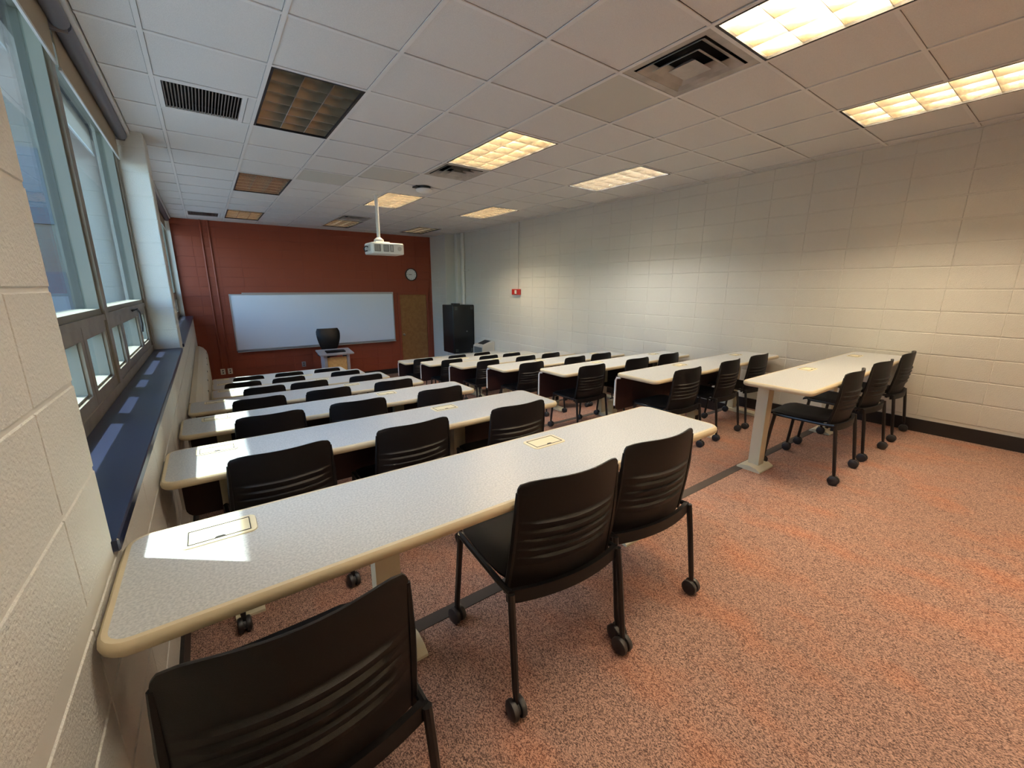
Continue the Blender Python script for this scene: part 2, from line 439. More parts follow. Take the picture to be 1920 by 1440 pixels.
# ------------------------------------------------------------------ windows
def window(idx, y0, y1, units, label):
    w = bpy.data.objects.new('window_%d' % idx, None); COL.objects.link(w); w.location = (XWIN, y0, SILL); struct(w, label, 'window')
    inv = Vector((-XWIN, -y0, -SILL))
    def part(mb, name, m_, par=None, smooth=False):
        o = mb.build(name, m_, par or w, smooth)
        if par is None: o.location = inv
        return o
    top = CEIL + .16
    X0, X1 = -.56, XWIN
    part(MB().box(X0, X1, y0, y1, SILL - .04, SILL + .052), 'bottom_rail', 'frame_alu')
    part(MB().box(X0, X1, y0, y1, CEIL - .04, top), 'head_rail', 'frame_alu')
    n = len(units); L = (y1 - y0) / n
    for q in range(n + 1):
        yc = y0 + L * q; a, b = max(y0, yc - .045), min(y1, yc + (.045 if q or idx > 1 else .015))
        part(MB().box(X0, X1 + .004, a, b, SILL + .052, CEIL - .04), 'mullion', 'frame_alu')
    for q in range(n):
        a, b = y0 + L * q + .045, y0 + L * (q + 1) - .045
        if q == 0: a = y0 + (.045 if idx > 1 else .015)
        if q == n - 1: b = y1 - .045
        zt0, zt1 = OZ - .245, OZ - .14
        part(MB().box(X0, X1, a, b, zt0 + .06, zt1 - .012), 'transom', 'frame_alu')
        part(MB().ringframe(a, b, zt1 - .012, CEIL - .04, .030, X0 + .0, X1 - .012), 'upper_sash', 'frame_out')
        part(MB().box(X0 + .022, X0 + .028, a + .03, b - .03, zt1 + .018, CEIL - .07), 'pane', 'glass')
        part(MB().box(X0 - .01, X0 + .02, a, a + .034, zt1, CEIL - .05), 'gasket', 'troffer_black')
        part(MB().box(X0 - .01, X0 + .02, b - .034, b, zt1, CEIL - .05), 'gasket', 'troffer_black')
        # lower lights: three small sashes
        S = b - a
        cuts = [a, a + S * .235, a + S * .705, b]
        for c0, c1 in zip(cuts, cuts[1:]):
            ho = part(MB().ringframe(c0 + .004, c1 - .004, SILL + .052, zt0 + .06, .058, X0, X1 - .006), 'hopper_sash', 'frame_alu')
            MB().box(X0 + .02, X0 + .026, c0 + .06, c1 - .06, SILL + .108, zt0 + .004).build('pane', 'glass', ho)
            MB().ringframe(c0 + .0625, c1 - .0625, SILL + .1105, zt0 + .0015, .010, X0 + .002, X1 - .02).build('glazing_bead', 'frame_out', ho)
    s = part(MB().cbox(XWIN - .0, XL + .015, y0 + .001, y1 - .001, SILL - .035, SILL, .004), 'sill', 'sill'); s['label'] = 'glossy dark blue-black window sill'
    return w, part
w1, part1 = window(1, 1.30, 5.32, [0, 1], 'near aluminium window with two large panes over small hopper panes')
part1(MB().tube([(XWIN + .004, 4.32, OZ - .185), (XWIN + .03, 4.34, OZ - .17), (XWIN + .035, 4.42, OZ - .20), (XWIN + .03, 4.5, OZ - .30), (XWIN + .02, 4.54, OZ - .36)], .008, 6), 'latch_handle', 'black_metal', smooth=True)
w2, part2 = window(2, 5.70, 11.06, [0, 1, 2], 'far row of aluminium windows next to the red wall')
def shade(y0, y1, label):
    t = thing('roller_shade', label, 'roller shade', (-.42, y0, CEIL))
    i = Vector((.42, -y0, -CEIL))
    def P(mb, n_, m_, s=False): o = mb.build(n_, m_, t, s); o.location = i; return o
    P(MB().tube([(-.41, y0, CEIL - .045), (-.41, y1, CEIL - .045)], .04, 14), 'roller_tube', 'roller', True)
    P(MB().box(-.452, -.449, y0 + .02, y1 - .02, OZ + 1.10, CEIL - .045), 'shade_cloth', 'shade')
    P(MB().box(-.456, -.445, y0 + .02, y1 - .02, OZ + 1.085, OZ + 1.10), 'hem_bar', 'shade_hem')
    for yb in (y0 - .006, y1 + .001): P(MB().box(-.455, -.388, yb, yb + .005, CEIL - .088, CEIL - .0), 'bracket', 'grey_metal')
shade(1.36, 3.31, 'rolled tan shade over the near half of the near window')
shade(3.34, 5.30, 'rolled tan shade over the far half of the near window, beside the pier')
shade(5.73, 11.03, 'long rolled tan shade at the top of the far windows')

# ------------------------------------------------------------------ outside
struct(MB().box(-60, -.6, -20, 70, -1.5, -1.3).build('courtyard', 'paving'), 'grey paved courtyard outside the windows', 'courtyard')
struct(MB().box(-1.25, -.6, -4, 14, OZ + 1.70, OZ + 2.0).build('roof_overhang', 'concrete'), 'concrete overhang above the windows outside', 'overhang')
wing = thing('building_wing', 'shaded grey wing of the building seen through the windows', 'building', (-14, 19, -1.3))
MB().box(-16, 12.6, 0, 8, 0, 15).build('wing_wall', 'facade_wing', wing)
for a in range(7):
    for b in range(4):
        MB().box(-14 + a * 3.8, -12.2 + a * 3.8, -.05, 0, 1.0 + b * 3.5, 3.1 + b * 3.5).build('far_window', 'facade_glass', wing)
bld = thing('neighbour_building', 'pale block building across the courtyard outside the windows', 'building', (-22, 30, -1.3))
MB().box(-8, 4, -30, 30, 0, 9).build('facade_wall', 'facade', bld)
for a in range(9):
    for b in range(2):
        MB().box(4, 4.06, -27 + a * 6.4, -23.5 + a * 6.4, 1.2 + b * 4, 3.4 + b * 4).build('far_window', 'facade_glass', bld)

# ------------------------------------------------------------------ ceiling fixtures
def troffer(lit, m_tube):
    t = bpy.data.objects.new('troffer_light', None); COL.objects.link(t)
    w, l = T, 2 * T
    MB().ringframe(.013, w - .013, .013, l - .013, .016, -.003, .012, 'z').build('frame', 'troffer_black', t)
    hb = MB(); a0, a1, b0, b1 = .026, w - .026, .026, l - .026
    hb.add([(a0, b0, .0), (a1, b0, .0), (a1, b1, .0), (a0, b1, .0), (a0, b0, .15), (a1, b0, .15), (a1, b1, .15), (a0, b1, .15)],
           [(4, 5, 6, 7), (0, 1, 5, 4), (1, 2, 6, 5), (2, 3, 7, 6), (3, 0, 4, 7)])
    hb.build('housing', 'troffer_white', t)
    nx, ny = 3, 6; cw, cl = (a1 - a0) / nx, (b1 - b0) / ny; zb, zt, hw, tw = .004, .088, .0022, .011
    for i in range(nx + 1):
        x = a0 + cw * i; p = [(x - hw, zb), (x + hw, zb), (x + tw, zt), (x - tw, zt)]
        if i == 0: p = [(x + .0005, zb), (x + hw, zb), (x + tw, zt), (x + .0005, zt)]
        if i == nx: p = [(x - hw, zb), (x - .0005, zb), (x - .0005, zt), (x - tw, zt)]
        MB().prism(p, b0 + .001, b1 - .001, 'y').build('louver_blade', 'louver', t)
    for j in range(ny + 1):
        y_ = b0 + cl * j; p = [(y_ - hw, zb), (y_ + hw, zb), (y_ + tw, zt), (y_ - tw, zt)]
        if j == 0: p = [(y_ + .0005, zb), (y_ + hw, zb), (y_ + tw, zt), (y_ + .0005, zt)]
        if j == ny: p = [(y_ - hw, zb), (y_ - .0005, zb), (y_ - .0005, zt), (y_ - tw, zt)]
        for i in range(nx): MB().prism(p, a0 + cw * i + .003, a0 + cw * (i + 1) - .003, 'x').build('cross_blade', 'louver', t)
    for i in range(nx):
        x = a0 + cw * (i + .5)
        MB().tube([(x, b0 + .01, .115), (x, b1 - .01, .115)], .016, 8).build('lamp_tube', m_tube, t, True)
    return t
protos = {}
LIT = {(1, -5): 'tube_old', (1, -10): 'tube_warm', (4, -10): 'tube_warm', (7, -10): 'tube_warm', (4, -5): 'tube_warm', (7, -5): 'tube_warm', (4, 0): 'tube_warm', (7, 0): 'tube_cool', (4, 5): 'tube_warm', (7, 5): 'tube_warm'}
colname = {1: 'window side', 4: 'middle', 7: 'wall side'}
LBL = {(1, -10): 'lit louvered ceiling light on the window side, far behind the camera',
       (4, -10): 'lit louvered ceiling light in the middle, far behind the camera',
       (7, -10): 'lit louvered ceiling light along the white wall, far behind the camera',
       (1, -5): 'lit louvered ceiling light overhead on the window side, out of view',
       (4, -5): 'large bright louvered ceiling light cut by the top edge, beside an air diffuser',
       (7, -5): 'bright louvered ceiling light at the upper right near the white wall',
       (1, 0): 'unlit tan louvered ceiling light beside the near return grille',
       (4, 0): 'warm lit louvered ceiling light in the middle, beside the second air diffuser',
       (7, 0): 'cool white lit louvered ceiling light halfway along the white wall',
       (1, 5): 'unlit brown louvered ceiling light on the window side, second from the red wall',
       (4, 5): 'warm lit louvered ceiling light just behind the projector pole',
       (7, 5): 'warm lit louvered ceiling light near the front end of the white wall',
       (1, 10): 'unlit louvered ceiling light by the red wall beside the far return grille',
       (4, 10): 'unlit louvered ceiling light by the red wall beside the far air diffuser',
       (7, 10): 'unlit louvered ceiling light above the black cabinet corner'}
for (i, j) in FIX:
    mt = LIT.get((i, j), 'tube_off')
    if mt not in protos: t = protos[mt] = troffer(mt != 'tube_off', mt)
    else: t = copy_tree(protos[mt])
    t.location = (gx(i), gy(j), CEIL); tag(t, LBL[i, j], 'ceiling light', 'louvered troffer lights in the ceiling')
def air_diffuser(i, j, label):
    t = thing('air_diffuser', label, 'air vent', (gx(i) + T / 2, gy(j) + T / 2, CEIL), 0, 'square air diffusers in the ceiling')
    h = T / 2 - .014
    def ring(o0, z0, o1, z1, name, m_):
        a = [(-o0, -o0, z0), (o0, -o0, z0), (o0, o0, z0), (-o0, o0, z0)]; b = [(-o1, -o1, z1), (o1, -o1, z1), (o1, o1, z1), (-o1, o1, z1)]
        k = MB(); n = 4; th = .004
        rings = []
        for q in range(4): rings.append([a[q], (a[q][0], a[q][1], a[q][2] + th), (b[q][0], b[q][1], b[q][2] + th), b[q]])
        k.loft(rings, closed=True).build(name, m_, t)
    ring(h, 0, h - .05, .004, 'outer_frame', 'diffuser')
    MB().box(-h + .03, h - .03, -h + .03, h - .03, .10, .105).build('duct_back', 'dark_void', t)
    ring(h - .05, .004, h - .06, .10, 'throat', 'dark_void')
    ring(.228, -.004, .165, .036, 'cone', 'diffuser'); ring(.160, -.010, .100, .030, 'cone', 'diffuser')
    k = MB(); k.loft([[(-.092, -.092, -.016), (.092, -.092, -.016), (.092, .092, -.016), (-.092, .092, -.016)], [(-.03, -.03, .03), (.03, -.03, .03), (.03, .03, .03), (-.03, .03, .03)]])
    k.build('centre_cone', 'diffuser', t)
air_diffuser(*DIFF[0], 'large square stepped air diffuser beside the brightest ceiling light')
air_diffuser(*DIFF[1], 'square stepped air diffuser beyond the middle lit ceiling light')
air_diffuser(*DIFF[2], 'small-looking square air diffuser in the ceiling near the red wall')
def grille(i, j, label):
    t = thing('return_grille', label, 'air vent', (gx(i), gy(j), CEIL), 0, 'slatted return grilles in the ceiling')
    MB().ringframe(.014, .54, .014, T - .014, .03, -.002, .012, 'z').build('frame', 'grid_white', t)
    MB().box(.545, T - .014, .014, T - .014, .001, .012).build('filler_strip', 'tile', t)
    MB().box(.03, .53, .03, T - .03, .06, .064).build('backing', 'dark_void', t)
    for q in range(24):
        x = .05 + q * .0198
        MB().prism([(x, .0), (x + .007, .0), (x + .0125, .028), (x + .0055, .028)], .043, T - .043, 'y').build('slat', 'slat', t)
grille(*RET[0], 'white framed return grille with grey slats beside the near unlit light')
grille(*RET[1], 'small return grille against the red wall above the far windows')
t = thing('wireless_access_point', 'white domed disc on a dark bracket, ceiling, right of the projector pole', 'access point', (2.64, 5.70, CEIL))
MB().lathe([(.0, -.080), (.07, -.077), (.105, -.062), (.115, -.044), (.11, -.034), (.0, -.033)], 24).build('dome', 'white_dome', t, True)
MB().lathe([(.0, -.033), (.085, -.033), (.09, -.0005), (.0, -.0005)], 20).build('base_ring', 'black_metal', t, True)
MB().cbox(-.13, .02, -.03, .10, -.016, -.0005, .003).build('bracket', 'black_metal', t)

# projector
t = thing('ceiling_projector', 'white projector hanging from the ceiling on a white pole', 'projector', (2.25, 6.54, CEIL))
zp = OZ + .48 - CEIL
bd = MB(); o = rrect(-.17, .33, -.17, .19, .035, 4)
bd.loft([[(p[0] - q[0] * a, p[1] - q[1] * a, z) for p, q in o] for z, a in ((zp, .012), (zp + .012, 0), (zp + .15, 0), (zp + .165, .014))])
body = bd.build('body', 'white_plastic', t, True)
for a, b in ((-.13, -.035), (.005, .09), (.105, .16)):
    v = MB().cbox(a, b, -.174, -.16, zp + .035, zp + .135, .004).build('vent', 'vent_grey', body)
    for q in range(5): MB().box(a + .01 + q * (b - a - .02) / 5, a + .013 + q * (b - a - .02) / 5, -.177, -.173, zp + .045, zp + .125).build('vent_fin', 'off_white', t)
MB().lathe([(.0, -.004), (.03, -.004), (.032, .004), (.0, .004)], 16, (.255, -.172, zp + .085), 'y').build('badge', 'grey_light', t)
MB().box(-.176, -.168, -.11, .07, zp + .04, zp + .13).build('port_panel', 'grey_light', t)
MB().tube([(-.17, -.02, zp + .10), (-.21, -.02, zp + .11), (-.235, .0, zp + .08), (-.215, .02, zp + .04), (-.17, .03, zp + .05)], .009, 6).build('cable', 'black_metal', t, True)
MB().cbox(-.08, .14, -.09, .10, zp + .165, zp + .185).build('mount_plate', 'white_plastic', t)
MB().lathe([(.0, zp + .185), (.075, zp + .185), (.07, zp + .215), (.035, zp + .245), (.0, zp + .245)], 18).build('mount_collar', 'white_plastic', t, True)
MB().tube([(0, 0, zp + .23), (0, 0, -.004)], .026, 14).build('pole', 'white_plastic', t, True)
MB().lathe([(.0, -.012), (.055, -.012), (.06, -.001), (.0, -.001)], 18).build('ceiling_flange', 'white_plastic', t, True)

# ------------------------------------------------------------------ front wall fittings
t = thing('whiteboard', 'long white dry-erase board on the red wall', 'whiteboard', (2.27, YF, OZ - .8))
MB().box(-1.83, 1.83, -.022, -.0045, -.605, .62).build('writing_surface', 'whiteboard', t)
MB().ringframe(-1.845, 1.845, -.62, .635, .022, -.032, -.0045, 'y').build('frame', 'alu', t)
MB().prism([(-.0045, -.655), (-.10, -.650), (-.10, -.635), (-.03, -.63), (-.0045, -.62)], -1.83, 1.83, 'x').build('marker_tray', 'alu', t)
MB().box(-1.6, 1.845, -.04, -.0045, .637, .665).build('map_rail', 'alu', t)
d = bpy.data.objects.new('door_1', None); COL.objects.link(d); d.location = (4.68, YF, tier_z(7)); struct(d, 'plain tan wooden door in the red wall', 'door')
dh = OZ - .21 - tier_z(7)
MB().cbox(-.385, .385, -.035, -.006, .008, dh, .003).build('door_leaf', 'wood', d)
fr = MB(); fr.prism([(-.445, 0), (-.39, 0), (-.39, dh + .004), (.39, dh + .004), (.39, 0), (.445, 0), (.445, dh + .06), (-.445, dh + .06)], -.045, -.0045, 'y'); fr.build('door_frame', 'red_paint', d)
hd = MB().lathe([(.0, -.10), (.024, -.098), (.03, -.08), (.022, -.062), (.012, -.055), (.012, -.045), (.03, -.043), (.03, -.0355), (0, -.0355)], 16, (-.325, 0, OZ - 1.29 - tier_z(7)), 'y').build('door_knob', 'brass', d, True)
t = thing('wall_clock', 'round white wall clock with dark rim above the door', 'clock', (4.66, YF - .0045, OZ + .33))
MB().lathe([(.145, 0), (.168, 0), (.168, -.03), (.158, -.04), (.146, -.036), (.145, -.02)], 32, axis='y', closed=True).build('rim', 'clock_rim', t, True)
MB().lathe([(.0, -.012), (.147, -.012), (.147, -.018), (.0, -.018)], 32, axis='y').build('face', 'clock_face', t)
for k in range(12):
    a = 2 * PI * k / 12; L0 = .105 if k % 3 == 0 else .115
    ca, sa = math.sin(a), math.cos(a); w = .004
    MB().prism([(ca * L0 - sa * w, sa * L0 + ca * w), (ca * .13 - sa * w, sa * .13 + ca * w), (ca * .13 + sa * w, sa * .13 - ca * w), (ca * L0 + sa * w, sa * L0 - ca * w)], -.0205, -.0185, 'y').build('hour_mark', 'clock_rim', t)
for nm, ang, L0, w, z in (('hour_hand', 263, .07, .006, -.022), ('minute_hand', 278, .105, .004, -.0245)):
    a = math.radians(ang); ca, sa = math.sin(a), math.cos(a)
    MB().prism([(-ca * .02 - sa * w, -sa * .02 + ca * w), (ca * L0 - sa * w * .5, sa * L0 + ca * w * .5), (ca * L0 + sa * w * .5, sa * L0 - ca * w * .5), (-ca * .02 + sa * w, -sa * .02 - ca * w)], z, z + .002, 'y').build(nm, 'clock_rim', t)
for x, lab in ((.11, 'white wall outlet low on the red wall, nearest the window corner'), (.245, 'white wall outlet low on the red wall, second from the corner'), (1.76, 'grey wall outlet low on the red wall left of the lectern')):
    t = thing('wall_outlet', lab, 'outlet', (x, YF - .0045, OZ - 1.86), 0, 'outlets on the red wall')
    MB().cbox(-.045, .045, -.008, 0, -.065, .065, .003).build('cover_plate', 'off_white' if x < 1 else 'grey_metal', t)
    for z in (-.025, .025): MB().box(-.014, .014, -.0095, -.0075, z - .013, z + .013).build('socket', 'slot', t)
for x, lab in ((.11, 'red painted conduit down the red wall, nearer the windows'), (.245, 'red painted conduit down the red wall, nearer the whiteboard')):
    t = MB().tube([(x, YF - .022, OZ - 1.79), (x, YF - .022, CEIL - .003)], .016, 8).build('wall_conduit', 'red_paint', smooth=True); tag(t, lab, 'conduit', 'painted conduits on the red wall')

# black cabinet, bin, alarm
t = thing('equipment_cabinet', 'black wall cabinet for equipment in the front right corner', 'cabinet', (5.215, 9.57, OZ - 1.65))
MB().cbox(-.285, .33, -.28, .28, 0, 1.21, .01).build('body', 'black_cab', t)
MB().cbox(-.275, .32, -.296, -.281, .02, 1.19, .004).build('door', 'black_cab', t)
for x in (-.2, .25):
    for z in (.07, 1.13):
        for q in range(4): MB().box(x - .03 + (q % 2) * .04, x - .005 + (q % 2) * .04, -.2985, -.2965, z - .03 + (q // 2) * .04, z - .005 + (q // 2) * .04).build('vent_slot', 'grey_dark', t)
MB().lathe([(0, -.012), (.014, -.01), (.016, 0), (0, 0)], 12, (.1, -.296, .55), 'y').build('lock', 'grey_metal', t)
MB().box(-.2, .25, -.22, .22, -(OZ - 1.65) + tier_z(7), -.001).build('pedestal', 'grey_light', t)
MB().cbox(-.12, .02, -.12, .12, 1.211, 1.245, .008).build('top_cable_box', 'black_metal', t)
t = thing('waste_bin', 'grey square bin with a slanted black-lidded top beside the cabinet', 'bin', (5.36, 8.54, tier_z(7)))
ztop = OZ - 1.31 - tier_z(7)
MB().prism([(-.17, 0), (.17, 0), (.17, ztop + .04), (-.17, ztop - .07)], -.21, .21, 'y').build('body', 'grey_light', t)
MB().add([(-.155, -.19, ztop - .063), (.155, -.19, ztop + .038), (.155, .19, ztop + .038), (-.155, .19, ztop - .063), (-.155, -.19, ztop - .05), (.155, -.19, ztop + .05), (.155, .19, ztop + .05), (-.155, .19, ztop - .05)],
         [(0, 3, 2, 1), (4, 5, 6, 7), (0, 1, 5, 4), (1, 2, 6, 5), (2, 3, 7, 6), (3, 0, 4, 7)]).build('top_panel', 'grey_light', t)
MB().add([(-.10, -.13, ztop - .04), (.11, -.13, ztop + .0335), (.11, .13, ztop + .0335), (-.10, .13, ztop - .04), (-.10, -.13, ztop - .03), (.11, -.13, ztop + .042), (.11, .13, ztop + .042), (-.10, .13, ztop - .03)],
         [(0, 3, 2, 1), (4, 5, 6, 7), (0, 1, 5, 4), (1, 2, 6, 5), (2, 3, 7, 6), (3, 0, 4, 7)]).build('flap', 'black_plastic', t)
MB().box(-.1725, -.1705, -.18, .18, .05, ztop - .1).build('front_panel', 'grey_dark', t)
t = thing('fire_alarm', 'red fire alarm strobe on the white wall below a thin conduit', 'fire alarm', (XR - .005, 7.44, OZ - .1))
MB().cbox(-.05, 0, -.14, .14, -.06, .06, .006).build('housing', 'alarm_red', t)
MB().cbox(-.062, -.051, -.05, .02, -.04, .04, .004).build('strobe_lens', 'white_plastic', t)
c_ = MB().tube([(XR - .02, 7.38, OZ - .037), (XR - .02, 7.38, CEIL - .003)], .009, 8).build('alarm_conduit', 'grey_light', smooth=True); tag(c_, 'thin conduit from the red fire alarm up to the ceiling', 'conduit')

# radiator
t = thing('convector_heater', 'long cream convector cover with rounded top along the window wall', 'heater', (XL + .008, 4.95, 0))
zt = OZ - 1.12
pr = [(0, zt + .02), (.05, zt + .015), (.105, zt - .02), (.145, zt - .08), (.160, zt - .16), (.160, zt - .62), (0, zt - .62)]
MB().prism(pr, 0, 4.85, 'y').build('cover', 'radiator', t)
for q in range(7): MB().lathe([(0, -.003), (.012, -.002), (.013, .002), (0, .003)], 10, (.146, .25 + q * .7, zt - .075), 'x').build('fixing_screw', 'slot', t)
for q in range(1, 4): MB().box(.158, .1625, q * 1.2, q * 1.2 + .006, zt - .6, zt - .15).build('joint_strip', 'grey_light', t)

# lectern, keyboard, stool chair
zf = tier_z(7)
t = thing('lectern', 'grey lectern with a light wood front panel before the whiteboard', 'lectern', (2.18, 9.7, zf))
hz = OZ - 1.40 - zf
MB().add([(-.35, -.24, hz - .055), (.35, -.24, hz - .055), (.35, .24, hz + .0), (-.35, .24, hz + .0), (-.35, -.24, hz - .025), (.35, -.24, hz - .025), (.35, .24, hz + .03), (-.35, .24, hz + .03)],
         [(0, 3, 2, 1), (4, 5, 6, 7), (0, 1, 5, 4), (1, 2, 6, 5), (2, 3, 7, 6), (3, 0, 4, 7)]).build('top', 'grey_metal', t)
for s in (-1, 1): MB().cbox(s * .235 - .03, s * .235 + .03, -.18, .2, .02, hz - .05, .005).build('side_post', 'grey_metal', t)
MB().box(-.204, .204, -.15, -.13, .12, hz - .11).build('front_panel', 'wood_light', t)
MB().cbox(-.3, .3, -.22, .24, 0, .02, .004).build('base', 'grey_metal', t)
MB().add([(-.2, -.13, hz - .009), (.2, -.13, hz - .009), (.2, .03, hz + .009), (-.2, .03, hz + .009), (-.2, -.13, hz + .012), (.2, -.13, hz + .012), (.2, .03, hz + .03), (-.2, .03, hz + .03)],
         [(0, 3, 2, 1), (4, 5, 6, 7), (0, 1, 5, 4), (1, 2, 6, 5), (2, 3, 7, 6), (3, 0, 4, 7)]).build('keyboard', 'black_plastic', loc=(2.18, 9.7, zf))
tag(bpy.data.objects['keyboard'], 'black keyboard lying on the grey lectern top', 'keyboard')
t = thing('tall_office_chair', 'black high-backed office chair behind the lectern', 'chair', (2.2, 10.35, zf))
bk = []
hb_ = OZ - .94 - zf
for q in range(9):
    v = q / 8; z = hb_ - .52 + .52 * v; w = .155 + .105 * math.sin(min(1, v * 1.25) * PI / 2) - .035 * max(0, (v - .8) / .2) ** 2
    yb = -.10 - .05 * math.sin(v * PI) + .03 * v
    bk.append([(w * math.cos(a) * (1 if abs(math.cos(a)) < .8 else 1), yb + .035 * math.sin(a) - .04 * math.cos(a) ** 2 * -1, z) for a in [2 * PI * k / 16 for k in range(16)]])
MB().loft(bk).build('backrest', 'black_plastic', t, True)
MB().lathe([(0, hb_ - .66), (.20, hb_ - .66), (.24, hb_ - .63), (.235, hb_ - .59), (0, hb_ - .58)], 20, (0, .1, 0)).build('seat', 'seat_fabric', t, True)
MB().tube([(0, -.12, hb_ - .40), (0, -.13, hb_ - .55), (0, 0, hb_ - .655)], .025, 8).build('back_stem', 'black_metal', t, True)
MB().tube([(0, .1, .08), (0, .1, hb_ - .655)], .03, 10).build('gas_post', 'black_metal', t, True)
for q in range(5):
    a = 2 * PI * q / 5 + .3
    MB().tube([(0, .1, .10), (.3 * math.cos(a), .1 + .3 * math.sin(a), .06)], [.025, .016], 6).build('base_arm', 'black_metal', t)
    MB().lathe([(0, -.022), (.024, -.022), (.027, -.012), (.02, 0), (.027, .012), (.024, .022), (0, .022)], 12, (.3 * math.cos(a), .1 + .3 * math.sin(a), .0275), 'x').build('caster', 'rubber', t, True)

# ------------------------------------------------------------------ desks
TOP = .735
ROWN = ['row nearest the camera', 'second row', 'third row', 'fourth row', 'fifth row', 'sixth row', 'row nearest the red wall']
def desk(k, side):
    x0, x1 = ((-.252, 1.935) if k < 4 else (-.085, 1.935)) if side == 'L' else (3.05, 5.50)
    y0, y1 = .94, 1.385
    bank = 'window-side' if side == 'L' else 'wall-side'
    lab = 'long grey laminate desk with cream edge, %s bank, %s' % (bank, ROWN[k])
    t = thing('classroom_desk', lab, 'desk', (0, ROW * k, tier_z(k)), 0, 'long classroom desks in two banks')
    out = rrect(x0, x1, y0, y1, .055, 5)
    MB().prism([(p[0] - q[0] * .016, p[1] - q[1] * .016) for p, q in out], TOP - .030, TOP).build('tabletop', 'laminate', t)
    prof = [(-.016, .0), (-.006, -.001), (0, -.007), (.002, -.0165), (0, -.027), (-.006, -.033), (-.03, -.034), (-.03, -.0305), (-.0161, -.0305)]
    MB().loft([[(p[0] + q[0] * a, p[1] + q[1] * a, TOP + b) for a, b in prof] for p, q in out], closed=True).build('edge_band', 'edge', t, True)
    if k == 0: posts = (.40, 1.80) if side == 'L' else (3.36, 4.80)
    else: posts = (-.02 if k < 4 else .08, 1.32) if side == 'L' else (4.12, 5.28)
    for x in posts:
        MB().prism([(x - .044, 1.295), (x + .044, 1.295), (x + .038, 1.375), (x - .038, 1.375)], .03, TOP - .034).build('leg_post', 'putty', t)
        if k == 0: MB().prism([(1.25, 0), (1.422, 0), (1.422, .012), (1.39, .030), (1.336, .040), (1.282, .030), (1.25, .012)], x - .115, x + .115, 'x').build('foot', 'putty', t, True)
        else: MB().prism([(.925, 0), (1.405, 0), (1.405, .014), (1.37, .036), (1.27, .040), (.96, .026), (.925, .012)], x - .06, x + .06, 'x').build('foot', 'putty', t, True)
        MB().prism([(.985, TOP - .048), (1.30, TOP - .085), (1.30, TOP - .0345), (.985, TOP - .0345)], x - .02, x + .02, 'x').build('support_arm', 'putty', t)
    if k > 0:
        a, b = (x0 + .03, x1 - .03)
        zb = TOP - .375
        o = rrect(a, b, zb, TOP - .03, .05, 5); n = len(o)
        pts = [p for p, q in o if p[1] < (zb + TOP) / 2]
        pts = [(b, TOP - .036)] + [(a, TOP - .036)] + pts
        # panel outline: square at the top, rounded at the bottom
        low = [p for p, q in rrect(a, b, zb, TOP, .05, 5) if p[1] <= zb + .051]
        low.sort(key=lambda p: p[0])
        poly = [(a, TOP - .036)] + low + [(b, TOP - .036)]
        MB().prism(poly, 1.388, 1.404, 'y').build('modesty_panel', 'panel_brown', t)
        for xe, s in ((a, -1), (b, 1)):
            MB().tube([(xe + s * .002, 1.345, TOP - .045), (xe + s * .004, 1.385, TOP - .05), (xe + s * .005, 1.398, TOP - .075), (xe + s * .005, 1.398, zb + .05)], .0095, 8).build('panel_edge_trim', 'putty_edge', t, True)
        if side == 'R':
            MB().cbox(4.185, 4.29, 1.20, 1.29, .0, .20, .006).build('power_box', 'putty', t)
            MB().box(4.205, 4.265, 1.196, 1.201, .09, .15).build('power_socket', 'slot', t)
    hs = ((-.05, 1.10) if k == 0 else (-.05, 1.20)) if side == 'L' else (3.93, 5.10)
    if side == 'L' and k >= 4: hs = (.06, 1.12)
    for x in hs:
        h = MB(); o = rrect(x - .085, x + .085, 1.225, 1.325, .018, 4)
        h.loft([[(p[0], p[1], TOP) for p, q in o], [(p[0] - q[0] * .001, p[1] - q[1] * .001, TOP + .003) for p, q in o]]); h = h.build('cable_hatch', 'hatch', t)
        MB().ringframe(x - .07, x + .07, 1.238, 1.312, .0022, TOP + .003, TOP + .0042, 'z').build('lid_seam', 'slot', h)
        MB().prism([(x - .012, 1.2415), (x + .012, 1.2415), (x + .008, 1.2475), (x - .008, 1.2475)], TOP + .003, TOP + .0044).build('finger_notch', 'slot', h)
for k in range(7):
    for s in 'LR': desk(k, s)

